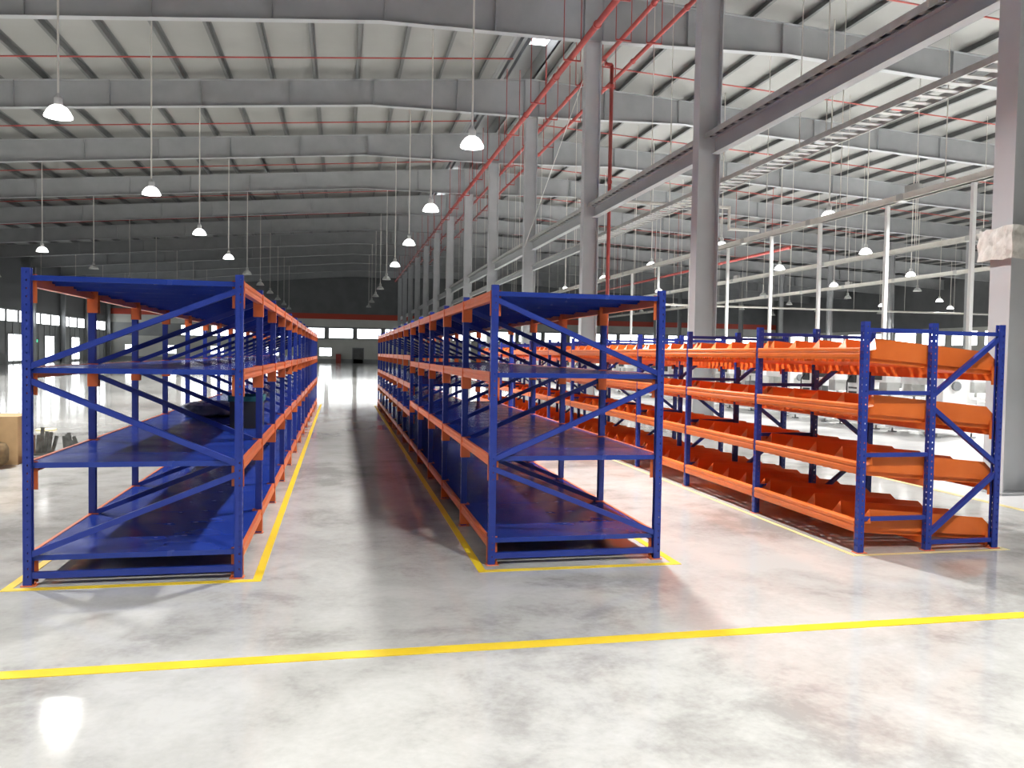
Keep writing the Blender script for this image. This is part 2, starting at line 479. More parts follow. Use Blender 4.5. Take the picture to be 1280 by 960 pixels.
# longitudinal beam along the middle column row, a piece in each bay
beam_mb = MB().box(-0.09, 0.09, 0.16, BAY - 0.16, 0.0, 0.016).box(-0.09, 0.09, 0.16, BAY - 0.16, 0.324, 0.34).box(-0.006, 0.006, 0.16, BAY - 0.16, 0.016, 0.324)
bm_ = beam_mb.mesh('tie_beam', M['steel'])
cleat = MB().box(-0.1, 0.1, 0.008, 0.16, -0.02, 0.36).mesh('cleat', M['midgrey'])
for yy in rows_y[2:-1]:
    b = struct(link('tie_beam', bm_, None, (XRIDGE + 0.12, yy, 5.80)))
    link('cleat', cleat, b)
lb = MB().box(-0.06, 0.06, 0.16, BAY - 0.16, 0.0, 0.012).box(-0.06, 0.06, 0.16, BAY - 0.16, 0.19, 0.2).box(-0.005, 0.005, 0.16, BAY - 0.16, 0.01, 0.19).mesh('tie_beam', M['steel'])
for yy in rows_y[5:-1]:
    struct(link('tie_beam', lb, None, (XRIDGE + 0.12, yy, 4.95)))

# ------------------------------------------------------------------ racking pieces
def sheet_with_slots(mb, P, W, H, cols, z_first, pitch, sw, sh, slant=0.0):
    """P(u, z) -> point; sheet of width W (u from -W/2), one slot column at each u of cols"""
    edges = [-W / 2]
    for c in cols:
        edges += [c - sw / 2, c + sw / 2]
    edges.append(W / 2)
    for k in range(0, len(edges), 2):
        a, b = edges[k], edges[k + 1]
        mb.quad(P(a, 0), P(b, 0), P(b, H), P(a, H))
    for c in cols:
        a, b = c - sw / 2, c + sw / 2
        z = 0.0
        zs = z_first
        while zs + sh < H:
            mb.quad(P(a, z), P(b, z if z == 0 else z + slant), P(b, zs + slant), P(a, zs))
            z = zs + sh
            zs += pitch
        mb.quad(P(a, z), P(b, z + slant), P(b, H), P(a, H))

def post_mesh(H, w, face):
    """cold rolled upright, slotted face towards +/-x (face = +1 / -1)"""
    mb = MB()
    h = w / 2
    sheet_with_slots(mb, lambda u, z: (face * h, u, z), w, H, (-w * 0.25, w * 0.25), 0.05, 0.05, 0.008, 0.020, 0.005)
    for s in (-1, 1):
        sheet_with_slots(mb, lambda u, z: (u, s * h, z), w, H, (w * 0.12,), 0.055, 0.05, 0.008, 0.012)
        mb.box(-face * h - 0.003, -face * h + 0.003, min(s * h, s * h * 0.45), max(s * h, s * h * 0.45), 0, H)
        # folded ribs just inside the slotted face give the section its depth
        mb.box(face * h * 0.55 - 0.0015, face * h * 0.55 + 0.0015, min(s * h, s * h * 0.7), max(s * h, s * h * 0.7), 0, H)
    return mb.mesh('post', M['blue'])

def foot_mesh(w, m):
    h = w / 2
    return MB().box(-h - 0.012, h + 0.03, -h - 0.012, h + 0.012, 0.0, 0.006).tube((h + 0.018, 0, 0.006), (h + 0.018, 0, 0.02), 0.008, 6).mesh('foot_plate', m)

def brace_mesh(p, q, w=0.034):
    """open channel strut between two points lying in an xz plane"""
    p = Vector(p); q = Vector(q); d = (q - p).normalized()
    n = Vector((0, 1, 0)); a = d.cross(n).normalized()
    mb = MB()
    mb.bar(p + n * -w * 0.5, q + n * -w * 0.5, w, 0.003, side=n)
    for s in (-1, 1):
        mb.bar(p + a * s * w / 2, q + a * s * w / 2, 0.003, w, side=n)
    return mb.mesh('brace', M['blue'])

# ------------------------------------------------------------------ blue shelving racks
def blue_rack(x0, x1, y0, bay, nb, Hh, level_sets, mirror, label):
    """level_sets: list of levels per bay"""
    W = x1 - x0
    PW = 0.047
    root = thing('shelving_rack', label, 'rack', (x0, y0, 0))
    posts = {0: post_mesh(Hh, PW, -1), 1: post_mesh(Hh, PW, 1)}
    fm = foot_mesh(PW, M['beam_orange'])
    # braces of a frame (mirrored for the second rack)
    L, R = PW / 2 - 0.01, W - PW / 2 + 0.01
    def bx(xa, za, xb, zb):
        if mirror:
            xa, xb = W - xa, W - xb
        return brace_mesh((xa, 0, za), (xb, 0, zb))
    braces = [bx(R, 1.885, L, 1.375), bx(L, 1.29, R, 0.755), bx(R, 0.685, L, 0.195)]
    strut = MB().box(L, R, -0.017, 0.017, 0.045, 0.085).mesh('brace', M['blue'])
    for k in range(nb + 1):
        for s in (0, 1):
            p = link('post', posts[s], root, (0 if s == 0 else W, k * bay, 0))
            link('foot_plate', fm, p, (0, 0, 0), (0, 0, math.pi if s else 0))
        for b in braces:
            link('brace', b, root, (0, k * bay, 0))
        link('brace', strut, root, (0, k * bay, 0))
    # beam: stepped box section, outer face flush with the posts
    prof = [(0, 0), (0.044, 0), (0.044, 0.045), (0.024, 0.045), (0.024, 0.072), (0, 0.072), (0, 0.048), (0.004, 0.040), (0.004, 0.030), (0, 0.022)]
    bl = MB().extrude_y(prof, PW / 2, bay - PW / 2).mesh('beam', M['beam_orange'])
    br = MB().extrude_y([(-x, z) for x, z in prof][::-1], PW / 2, bay - PW / 2).mesh('beam', M['beam_orange'])
    def conn(face, end):
        mb = MB()
        ya = PW / 2 if end == 0 else bay - PW / 2
        sg_ = 1 if end == 0 else -1
        y_in = sorted((ya, ya + sg_ * 0.005))
        xs = (-PW / 2 - 0.005, 0.050) if face < 0 else (-0.050, PW / 2 + 0.005)
        mb.box(xs[0], xs[1], y_in[0], y_in[1], -0.105, 0.075)
        y_out = sorted((ya, ya - sg_ * (PW / 2 - 0.002)))
        xo = sorted((face * (PW / 2 + 0.001), face * (PW / 2 + 0.006)))
        mb.box(xo[0], xo[1], y_out[0], y_out[1], -0.105, 0.075)
        return mb.mesh('beam_connector', M['beam_orange'])
    conns = {(f, e): conn(f, e) for f in (-1, 1) for e in (0, 1)}
    npan = 3
    pw = bay / npan
    pan = MB()
    xa, xb = -PW / 2 + 0.026, W + PW / 2 - 0.026
    pan.box(xa, xb, 0.0015, pw - 0.0015, -0.004, 0.0)
    pan.box(xa, xb, 0.0015, 0.005, -0.034, -0.004)
    pan.box(xa, xb, pw - 0.005, pw - 0.0015, -0.034, -0.004)
    panm = pan.mesh('shelf_panel', M['shelf'])
    for k in range(nb):
        for z in level_sets[k]:
            zb = z - 0.068
            for f in (-1, 1):
                bo = link('beam', bl if f < 0 else br, root, ((-PW / 2) if f < 0 else (W + PW / 2), k * bay, zb))
                for e in (0, 1):
                    link('beam_connector', conns[(f, e)], bo, ((PW / 2) if f < 0 else (-PW / 2), 0, 0))
            for j in range(npan):
                lift = 0.0005 * ((j + k) % 2)
                link('shelf_panel', panm, root, (0, k * bay + j * pw, z + lift))
    return root

NEAR = [0.19, 0.775, 1.37, 1.945]
FAR = [0.18, 0.60, 1.03, 1.46, 1.945]
blue_rack(-1.903, -0.642, 5.57, 1.36, 13, 1.988, [NEAR] * 13, False, 'long blue rack with four shelf levels, standing left of the aisle')
blue_rack(1.064, 2.315, 5.65, 1.335, 13, 1.988, [NEAR] * 5 + [FAR] * 8, True, 'long blue rack right of the aisle with five shelf levels at its far end')

# ------------------------------------------------------------------ orange flow rack
def flow_rack():
    X = [0.0, 0.604, 1.224]
    W = X[2]
    nb, bay, Hh, PW = 11, 1.61, 1.80, 0.048
    root = thing('flow_rack', 'blue framed rack with sloping orange divider trays, rightmost of the three racks', 'rack', (3.968, 5.587, 0))
    pl, pr = post_mesh(Hh, PW, -1), post_mesh(Hh, PW, 1)
    fm = foot_mesh(PW, M['beam_orange'])
    # braces per frame
    a0, a1 = X[0] + PW / 2 - 0.01, X[1] - PW / 2 + 0.01
    b0, b1 = X[1] + PW / 2 - 0.01, X[2] - PW / 2 + 0.01
    def hz(xa, xb, z):
        return MB().box(xa, xb, -0.016, 0.016, z - 0.016, z + 0.016).mesh('brace', M['blue'])
    brs = [hz(a0, a1, 1.735), hz(a0, a1, 1.25), hz(a0, a1, 0.765), hz(a0, a1, 0.265), hz(b0, b1, 1.725), hz(b0, b1, 0.065),
           brace_mesh((b0, 0, 1.235), (b1, 0, 1.695)), brace_mesh((b0, 0, 1.13), (b1, 0, 0.69)), brace_mesh((b0, 0, 0.13), (b1, 0, 0.60))]
    for k in range(nb + 1):
        for i, x in enumerate(X):
            p = link('post', pl if i < 2 else pr, root, (x, k * bay, 0))
            link('foot_plate', fm, p, (0, 0, 0), (0, 0, math.pi if i == 2 else 0))
        for b in brs:
            link('brace', b, root, (0, k * bay, 0))
    drop = 0.09 / W
    bases = [1.51, 1.07, 0.62, 0.165]
    # front beam with rolled ribs
    prof = [(0, 0), (0.045, 0), (0.045, 0.095), (0.004, 0.095), (-0.004, 0.085), (-0.004, 0.066), (0.002, 0.058), (0.002, 0.050), (-0.003, 0.044), (-0.003, 0.020), (0, 0.012)]
    fb = MB().extrude_y(prof, PW / 2, bay - PW / 2).mesh('front_beam', M['orange'])
    mbm = MB().box(-0.02, 0.02, PW / 2, bay - PW / 2, -0.09, -0.03).mesh('cross_beam', M['orange'])
    cn = MB().box(-PW / 2, PW / 2 + 0.01, PW / 2, PW / 2 + 0.005, -0.06, 0.10).mesh('beam_connector', M['orange'])
    cn2 = MB().box(-PW / 2, PW / 2 + 0.01, PW / 2, PW / 2 + 0.005, -0.12, 0.03).mesh('beam_connector', M['orange'])
    # divider plate: bent sheet, chamfered at both ends
    def zl(x):
        return -drop * x
    xf, xb = -0.02, W + 0.02
    def divider():
        t = 0.002
        pts = [(xf + 0.05, zl(xf) + 0.012), (xb, zl(xb) + 0.012), (xb, zl(xb) + 0.085), (xb - 0.085, zl(xb) + 0.163), (xf + 0.14, zl(xf) + 0.163), (xf + 0.05, zl(xf) + 0.06)]
        mb = MB()
        mb.extrude_y(pts, -t, t)
        # foot flange of the L shaped plate
        mb.add([(xf + 0.05, 0, zl(xf) + 0.012), (xb, 0, zl(xb) + 0.012), (xb, 0.025, zl(xb) + 0.012), (xf + 0.05, 0.025, zl(xf) + 0.012)], [(0, 1, 2, 3)])
        # folded triangular flap at the front end
        a, b_, c = (xf + 0.045, 0, zl(xf) + 0.055), (xf + 0.14, 0, zl(xf) + 0.163), (xf + 0.075, -0.11, zl(xf) + 0.075)
        mb.add([a, b_, c, (a[0] + .002, 0, a[2] - .002), (b_[0] + .002, 0, b_[2] - .002), (c[0] + .002, c[1], c[2] - .002)], [(0, 2, 1), (3, 4, 5), (0, 3, 5, 2), (2, 5, 4, 1), (1, 4, 3, 0)])
        return mb.mesh('divider', M['orange'])
    dv = divider()
    # end plate of the rack: same but hanging a little below the bed
    # roller track
    tr = MB()
    tr.bar((xf + 0.05, 0, zl(xf) - 0.004), (xb, 0, zl(xb) - 0.004), 0.038, 0.034)
    for s in (-1, 1):
        tr.bar((xf + 0.05, s * 0.019, zl(xf) + 0.004), (xb, s * 0.019, zl(xb) + 0.004), 0.004, 0.034)
    trm = tr.mesh('roller_track', M['orange'])
    rest = MB()
    for li, b in enumerate(bases):
        for k in range(nb):
            y0 = k * bay
            o = link('front_beam', fb, root, (-PW / 2 - 0.004, y0, b - 0.005))
            link('beam_connector', cn, o, (PW / 2 + 0.004, 0, 0))
            o = link('cross_beam', mbm, root, (X[1], y0, b + zl(X[1]) + 0.02))
            link('beam_connector', cn2, o, (0, 0, 0))
            o = link('cross_beam', mbm, root, (X[2], y0, b + zl(X[2]) + 0.02))
            link('beam_connector', cn2, o, (-PW / 2, 0, 0))
            for j in range(5):
                yy = y0 + 0.05 + j * (bay - 0.105) / 4.0
                link('divider', dv, root, (0, yy, b))
            for j in range(14):
                yy = y0 + 0.09 + j * (bay - 0.18) / 13.0
                if li == 0 or k < 3:
                    link('roller_track', trm, root, (0, yy, b - 0.002))
                else:
                    rest.bar((xf + 0.05, yy, b + zl(xf) - 0.006), (xb, yy, b + zl(xb) - 0.006), 0.038, 0.034)
    o = build('roller_track', rest, M['orange'], root)
    o['kind'] = 'stuff'
flow_rack()

# ------------------------------------------------------------------ pendant lamps
shade_prof = [(0.06, 0.24), (0.10, 0.235), (0.16, 0.20), (0.215, 0.13), (0.262, 0.04), (0.268, 0.0), (0.255, 0.0), (0.205, 0.12), (0.15, 0.19), (0.09, 0.225)]
LZ = 6.15
lampmesh = {
    'on': MB().lathe(shade_prof, 20).mesh('lamp_shade', M['shade_on'], True),
    'off': MB().lathe(shade_prof, 16).mesh('lamp_shade', M['shade_off'], True),
    'diff_on': MB().lathe([(0.001, 0.012), (0.15, 0.018), (0.248, 0.03)], 20).mesh('diffuser', M['diff_on'], True),
    'diff_off': MB().lathe([(0.001, 0.012), (0.15, 0.018), (0.248, 0.03)], 12).mesh('diffuser', M['shade_off'], True),
    'drv': MB().lathe([(0.001, 0.24), (0.085, 0.24), (0.085, 0.38), (0.05, 0.42), (0.022, 0.48)], 12).mesh('driver_housing', M['driver']),
}
rods = {}
lamp_light = bpy.data.lights.new('lamp_light', 'AREA')
lamp_light.shape = 'DISK'
lamp_light.size = 0.46
lamp_light.spread = math.radians(140)
lamp_light.energy = LAMP_WATT
lamp_light.color = (1.0, 0.995, 0.98)
strong_light = lamp_light.copy()
strong_light.energy = LAMP_WATT * 1.8
weak_light = lamp_light.copy()
weak_light.energy = LAMP_WATT * 0.68
def pendant(x, y, lit, label, group):
    t = thing('pendant_lamp', label, 'lamp', (x, y, LZ), 0, group)
    link('lamp_shade', lampmesh['on' if lit else 'off'], t)
    link('diffuser', lampmesh['diff_on' if lit else 'diff_off'], t)
    link('driver_housing', lampmesh['drv'], t)
    top = roof_top(x) + PUR + 0.005 - LZ
    key = round(top, 3)
    if key not in rods:
        rods[key] = MB().tube((0, 0, 0.47), (0, 0, top), 0.022, 8).mesh('rod', M['conduit'])
    link('rod', rods[key], t)
    if lit:
        l = bpy.data.objects.new('lamp_light', (lamp_light if x > 10 else weak_light) if y < 4 else (strong_light if x > 10 else lamp_light))
        COL.objects.link(l)
        l.parent = t
        l.location = (0, 0, -0.02)

ORD = ['first', 'second', 'third', 'fourth', 'fifth', 'sixth', 'seventh', 'eighth', 'ninth']
LROWS = [
    # x, ys lit, ys unlit, row phrase, first lit index in view
    (-22.6, [1.2, 9.9, 18.2, 26.6], [52.4, 60.8, 69.1, 77.5, 85.8, 94.1], 'in the row along the left wall', 99),
    (-14.3, [1.2, 9.9, 18.2, 26.6, 35.2, 43.9], [52.4, 60.8, 69.1, 77.5, 85.8, 94.1], 'in the second row from the left wall', 5),
    (-5.62, [-7.2, 1.1, 9.7, 18.2, 26.5, 35.1, 43.9], [52.4, 60.8, 69.1, 77.5, 85.8, 94.1], 'in the row left of the left blue rack', 3),
    (2.87, [-7.2, 1.1, 9.3, 18.3, 26.8, 35.4, 44.5], [52.8, 61.0, 69.2, 77.5, 85.8], 'in the row above the second blue rack', 3),
    (15.7, [-8.4, 0.0, 8.1, 16.4, 24.2, 31.9, 39.8, 47.6, 56.3], [64.6, 72.9, 81.2], 'in the row right of the grey columns', 3),
    (22.4, [0.0, 8.1, 16.4, 24.1, 31.7, 38.8, 47.1, 55.2], [63.5, 71.8, 80.1], 'in the second row right of the columns', 3),
    (30.6, [8.1, 16.4, 24.1, 31.7, 39.3, 46.4, 63.4], [55.2, 71.8, 80.1], 'in the third row right of the columns', 4),
    (37.6, [], [31.7, 39.8, 47.6, 55.2, 63.4, 71.8], 'in the fourth row right of the columns', 99),
    (45.6, [16.4, 31.7, 55.2, 62.1], [39.8, 47.6, 71.8, 80.1], 'in the fifth row right of the columns', 2),
    (52.5, [24.0, 62.2], [47.6, 55.2, 71.8], 'in the far row by the right wall', 1),
]
for x, lit, unlit, phrase, first in LROWS:
    for i, y in enumerate(lit):
        if i < first:
            lab = '%s lit lamp at the near end of ' % ORD[i] + phrase[3:]
            pendant(x, y, True, lab, 'lit lamps overhead ' + phrase)
        else:
            pendant(x, y, True, '%s lit pendant lamp %s' % (ORD[i - first], phrase), 'lit lamps ' + phrase)
    for i, y in enumerate(unlit):
        pendant(x, y, False, '%s unlit pendant lamp %s' % (ORD[i], phrase), 'unlit lamps ' + phrase)

# ------------------------------------------------------------------ red pipes
def pipe_run(x, z, y0, y1, r, label, hang_depth=0.25):
    t = thing('sprinkler_pipe', label, 'pipe', (x, y0, z))
    build('pipe', MB().tube((0, 0, 0), (0, y1 - y0, 0), r, 12), M['redpipe'], t, smooth=True)
    cl = MB().tube((0, -0.03, 0), (0, 0.03, 0), r * 1.35, 12).mesh('coupling', M['redpipe'])
    hg = MB()
    top = roof_top(x) + PUR - z if x > XRIDGE + 0.2 else roof_top(x) - 0.1 - z
    w = r + 0.17
    hg.bar((-w, 0, -r - 0.03), (w, 0, -r - 0.03), 0.04, 0.04)
    hg.tube((-w, 0, -r - 0.03), (-w, 0, top), 0.014, 6).tube((w, 0, -r - 0.03), (w, 0, top), 0.014, 6)
    hm = hg.mesh('hanger', M['redpipe'])
    n = int((y1 - y0) / 4.15)
    for k in range(n):
        link('hanger', hm, t, (0, 2.4 + k * 4.15, 0))
        link('coupling', cl, t, (0, 4.2 + k * 4.15, 0))
    return t
pipe_run(6.5, 10.15, 4.0, 100.0, 0.085, 'thick red pipe nearest the camera side of the grey columns')
pipe_run(8.05, 10.85, 4.0, 90.0, 0.065, 'red pipe just right of the grey columns')
pipe_run(9.0, 10.85, 4.0, 90.0, 0.065, 'rightmost red pipe of the three along the columns')
rs = thing('riser_pipe', 'vertical red riser pipe beside the second grey column', 'pipe', (XRIDGE + 0.70, 24.75, 0))
build('pipe', MB().tube((0, 0, 0), (0, 0, 10.66), 0.06, 12), M['redpipe'], rs, smooth=True)
build('elbow', MB().tube((0, 0, 10.66), (-0.20, 0, 10.66), 0.06, 10).tube((-0.2, 0, 10.60), (-0.2, 0, 10.74), 0.05, 10), M['redpipe'], rs, smooth=True)
cm = MB().tube((0, 0, -0.05), (0, 0, 0.05), 0.08, 12).mesh('coupling', M['redpipe'])
for z in (1.2, 4.0, 7.0, 10.0):
    link('coupling', cm, rs, (0, 0, z))
# thin branch pipes across the roof bays
nbp = {'left': 0, 'right': 0}
NTH = ['nearest', 'second', 'third', 'fourth', 'fifth', 'sixth', 'seventh', 'eighth', 'ninth', 'tenth', 'eleventh', 'twelfth', 'thirteenth', 'fourteenth', 'fifteenth', 'sixteenth', 'seventeenth', 'eighteenth']
for k in range(2, 12):
    for off in (1.6, 5.4):
        yb = Y0COL + BAY * (k - 1) + off
        if yb > 75 or yb < 7:
            continue
        for side, xa, xb in (('left', XL + 0.6, XRIDGE - 1.4), ('right', 9.2, 42.0)):
            za, zb_ = roof_top(xa) - 0.16, roof_top(xb) - 0.16
            o = build('branch_pipe', MB().tube((xa, yb, za), (xb, yb, zb_), 0.027, 6), M['redpipe'])
            nbp[side] += 1
            tag(o, '%s thin red branch pipe crossing under the %s roof slope' % (NTH[nbp[side] - 1], side), 'pipe', 'branch pipes on the %s roof slope' % side)

# ------------------------------------------------------------------ cable ladders, trunking, poles
def ladder(x, z, y0, y1, w, label, cables, step=0.30, hs=8.3):
    t = thing('cable_ladder', label, 'cable tray', (x, y0, z))
    L = y1 - y0
    for s in (0, 1):
        build('side_rail', MB().box(s * w - 0.012, s * w + 0.012, 0, L, 0, 0.11), M['galv'], t)
    rm_ = MB().box(0.012, w - 0.012, -0.06, 0.06, 0.02, 0.04).mesh('rung', M['galv'])
    n = int(L / step)
    for k in range(min(n, 280)):
        link('rung', rm_, t, (0, 0.1 + k * step, 0))
    for c in range(cables):
        build('cable', MB().tube((0.06 + c * 0.07, 0, 0.06), (0.06 + c * 0.07, L, 0.06), 0.022, 6), M['dark' if c % 2 else 'midgrey'], t)
    hr = MB().tube((0, 0, 0.0), (0, 0, roof_top(x) + PUR - z), 0.012, 6).mesh('hanger_rod', M['conduit'])
    k = 1.2
    while k < L:
        for s in (0, 1):
            link('hanger_rod', hr, t, (s * (w + 0.03) - (0 if s else 0.03), k, 0))
        k += hs
    return t
ladder(9.35, 5.90, 6.0, 70.0, 0.55, 'galvanised cable ladder with open rungs hanging right of the columns', 2, 0.33)
ladder(7.55, 6.15, 8.3, 60.0, 0.28, 'narrow cable ladder with dark cables above the column tie beam', 3, 0.33, 24.9)

def trunking(x, z, y0, y1, label, w=0.15, h=0.17):
    t = thing('busbar_trunking', label, 'trunking', (x, y0, z))
    build('duct', MB().box(-w / 2, w / 2, 0, y1 - y0, -h / 2, h / 2).box(-w / 2 - 0.03, w / 2 + 0.03, 0, y1 - y0, -h / 2, -h / 2 + 0.015), M['conduit'], t)
    hr = MB().tube((0, 0, h / 2), (0, 0, roof_top(x) + PUR - z), 0.014, 6).mesh('hanger_rod', M['conduit'])
    cv = MB().box(-w / 2 - 0.01, w / 2 + 0.01, -0.12, 0.12, -h / 2 - 0.01, h / 2 + 0.01).mesh('joint_cover', M['galv'])
    k = 1.6
    while k < y1 - y0:
        link('hanger_rod', hr, t, (0, k, 0))
        link('joint_cover', cv, t, (0, k + 1.5, 0))
        k += 4.15
    bx_ = MB().box(-0.09, 0.09, -0.2, 0.2, h / 2, h / 2 + 0.16).mesh('tap_off_box', M['galv'])
    k = 11.0
    while k < y1 - y0:
        link('tap_off_box', bx_, t, (0, k, 0)); k += 16.6
    return t
trunking(14.0, 5.66, 7.0, 75.0, 'pale overhead trunking that carries the white service poles')
trunking(20.4, 5.6, 12.0, 78.0, 'pale overhead trunking second from the grey columns')
trunking(27.0, 5.5, 12.0, 80.0, 'pale overhead trunking third from the grey columns')
o = thing('cross_pipe', 'long pale pipe crossing the hall beyond the service poles', 'pipe', (8.0, 54.0, 5.2))
build('pipe', MB().tube((0, 0, 0), (45, 0, 0), 0.07, 8), M['conduit'], o)
hr = None
for k in range(10):
    if k % 5 != 4:
        link('hanger_rod', MB().tube((0, 0, 0.07), (0, 0, roof_top(11.5 + k * 4.3) + PUR - 5.2), 0.014, 6).mesh('hanger_rod', M['conduit']), o, (3.5 + k * 4.3, 0, 0))
# red fire main low in the far right
o = thing('fire_main', 'red fire main crossing high in the far right', 'pipe', (24.0, 40.5, 7.6))
build('pipe', MB().tube((0, 0, 0), (0, 40, 0), 0.09, 10), M['redpipe'], o)
hr2 = MB().tube((0, 0, 0.09), (0, 0, roof_top(24.0) + PUR - 7.6), 0.014, 6).mesh('hanger_rod', M['redpipe'])
for k in range(9):
    link('hanger_rod', hr2, o, (0, 2 + k * 4.4, 0))

pole_mb = MB().box(-0.045, 0.045, -0.045, 0.045, 0.03, 5.565)
pole_m = pole_mb.mesh('pole_body', M['pole'])
pole_f = MB().box(-0.1, 0.1, -0.1, 0.1, 0.0, 0.03).mesh('foot_plate', M['galv'])
pole_o = MB().box(-0.052, -0.045, -0.03, 0.03, 1.0, 1.3).mesh('outlet_box', M['midgrey'])
names_p = ['nearest the right edge', 'second from the right edge', 'third from the right edge', 'fourth from the right edge', 'fifth from the right edge', 'sixth from the right edge', 'seventh from the right edge', 'eighth from the right edge']
for i, yp in enumerate((15.98, 18.95, 22.0, 24.8, 27.9, 31.2, 34.6, 38.0)):
    t = thing('service_pole', 'tall white square service pole behind the flow rack, %s' % names_p[i], 'pole', (14.0, yp, 0), 0, 'white service poles')
    link('pole_body', pole_m, t); link('foot_plate', pole_f, t); link('outlet_box', pole_o, t)

# conduit run leaving the second column, and a slack white cord
o = thing('conduit_run', 'cream conduit pipe from the grey column to the overhead trunking', 'conduit', (XRIDGE - 0.3, 24.9, 6.45))
build('pipe', MB().tube((0, 0, 0), (5.2, 0, 0), 0.05, 8).tube((5.2, 0, 0.05), (5.2, 0, -0.75), 0.05, 8), M['conduit'], o)
build('pipe', MB().tube((5.2, 0, -0.70), (6.28, 0, -0.70), 0.05, 8), M['conduit'], o)
o = build('hanging_cord', MB().tube((7.36, 24.72, 10.1), (7.36, 32.72, 5.9), 0.014, 6), M['cord'])
tag(o, 'thin white cord sloping down between two grey columns', 'cord')

# white sheet wrapped on the nearest column
def sheet_mesh():
    mb = MB()
    n, mrow = 28, 5
    ring = []
    hw, hd = 0.34, 0.25
    pts = []
    per = [(-hw, -hd), (hw, -hd), (hw, hd), (-hw, hd)]
    for i in range(4):
        a, b = per[i], per[(i + 1) % 4]
        for k in range(n // 4):
            t = k / (n // 4)
            pts.append((a[0] + (b[0] - a[0]) * t, a[1] + (b[1] - a[1]) * t))
    vs = []
    for r in range(mrow):
        for (px, py) in pts:
            j = 0.022
            vs.append((px * (1 + random.uniform(-j, j) * 2), py * (1 + random.uniform(-j, j) * 2), 0.36 * r / (mrow - 1) + random.uniform(-0.015, 0.015)))
    fs = []
    N = len(pts)
    for r in range(mrow - 1):
        for k in range(N):
            fs.append((r * N + k, r * N + (k + 1) % N, (r + 1) * N + (k + 1) % N, (r + 1) * N + k))
    return mb.add(vs, fs)
o = build('plastic_wrap', sheet_mesh(), M['sheet'], None, (XRIDGE, Y0COL, 2.66))
tag(o, 'crumpled white plastic sheet wrapped round the nearest grey column', 'sheet')

# ------------------------------------------------------------------ white machines behind the flow rack
def machine_meshes():
    d = {}
    d['base'] = MB().box(-0.5, 0.5, -0.75, 0.75, 0.10, 0.62).box(-0.46, 0.46, -0.70, 0.70, 0.62, 0.66).mesh('base', M['white'])
    d['foot'] = MB().box(-0.06, 0.06, -0.06, 0.06, 0.0, 0.02).tube((0, 0, 0.02), (0, 0, 0.10), 0.02, 6).mesh('foot', M['midgrey'])
    d['recess'] = MB().box(-0.515, -0.50, -0.42, 0.12, 0.22, 0.50).mesh('access_panel', M['midgrey'])
    d['recess2'] = MB().box(-0.515, -0.50, 0.25, 0.60, 0.30, 0.50).mesh('access_panel', M['galv'])
    d['front'] = MB().box(-0.42, 0.42, -0.765, -0.75, 0.2, 0.52).mesh('access_panel', M['galv'])
    d['head'] = MB().box(-0.22, 0.32, 0.25, 0.70, 0.66, 1.28).box(-0.16, 0.26, -0.62, 0.25, 1.02, 1.26).mesh('machine_head', M['white'])
    d['needle'] = MB().box(-0.12, 0.2, -0.60, -0.34, 0.76, 1.02).tube((0.04, -0.47, 0.66), (0.04, -0.47, 0.76), 0.03, 8).mesh('needle_bar', M['galv'])
    d['screen'] = MB().box(-0.26, -0.22, 0.34, 0.60, 0.98, 1.20).mesh('control_panel', M['dark'])
    d['window'] = MB().box(-0.175, -0.16, -0.48, 0.1, 1.07, 1.20).mesh('dark_window', M['dark'])
    d['wheel'] = MB().tube((0.05, 0.70, 1.02), (0.05, 0.76, 1.02), 0.09, 14).mesh('hand_wheel', M['midgrey'])
    st = MB().tube((0.2, 0.3, 1.28), (0.2, 0.3, 1.62), 0.014, 6).tube((0.2, -0.1, 1.60), (0.2, 0.6, 1.60), 0.012, 6)
    d['stand'] = st.mesh('thread_stand', M['galv'])
    d['spool'] = MB().tube((0.2, -0.05, 1.27), (0.2, -0.05, 1.42), 0.07, 10, 0.035).mesh('spool', M['white'])
    d['hose'] = MB().tube((-0.23, 0.5, 1.2), (-0.34, 0.52, 1.0), 0.018, 6).tube((-0.34, 0.52, 1.0), (-0.36, 0.5, 0.66), 0.018, 6).tube((0.0, 0.45, 1.28), (0.12, 0.5, 1.46), 0.016, 6).tube((0.12, 0.5, 1.46), (0.2, 0.4, 1.5), 0.016, 6).mesh('hose', M['dark'])
    d['slots'] = MB().box(-0.228, -0.22, 0.32, 0.62, 0.74, 0.78).box(-0.228, -0.22, 0.32, 0.62, 0.84, 0.88).box(-0.515, -0.50, -0.62, -0.48, 0.26, 0.44).mesh('dark_slot', M['dark'])
    d['clamp'] = MB().box(-0.3, -0.1, -0.30, -0.05, 0.66, 0.86).tube((-0.2, -0.18, 0.86), (-0.2, -0.18, 1.0), 0.02, 6).mesh('clamp', M['midgrey'])
    d['tray'] = MB().box(-0.85, -0.5, -0.5, 0.3, 0.58, 0.61).mesh('side_tray', M['white'])
    return d
mm = machine_meshes()
TENS = ['', 'first', 'second', 'third', 'fourth', 'fifth', 'sixth', 'seventh', 'eighth', 'ninth', 'tenth', 'eleventh', 'twelfth', 'thirteenth', 'fourteenth', 'fifteenth', 'sixteenth', 'seventeenth', 'eighteenth', 'nineteenth', 'twentieth']
def ordinal(n):
    return TENS[n] if n <= 20 else 'twenty-' + TENS[n - 20]
def machine(x, y, rz, label, group, lite=False):
    t = thing('industrial_machine', label, 'machine', (x, y, 0), rz, group)
    for k in (('base', 'head', 'screen', 'window', 'recess', 'needle') if lite else mm.keys()):
        if k == 'foot':
            continue
        link(mm[k].name.split('.')[0], mm[k], t)
    for sx in (-0.4, 0.4):
        for sy in (-0.65, 0.65):
            link('foot', mm['foot'], t, (sx, sy, 0))
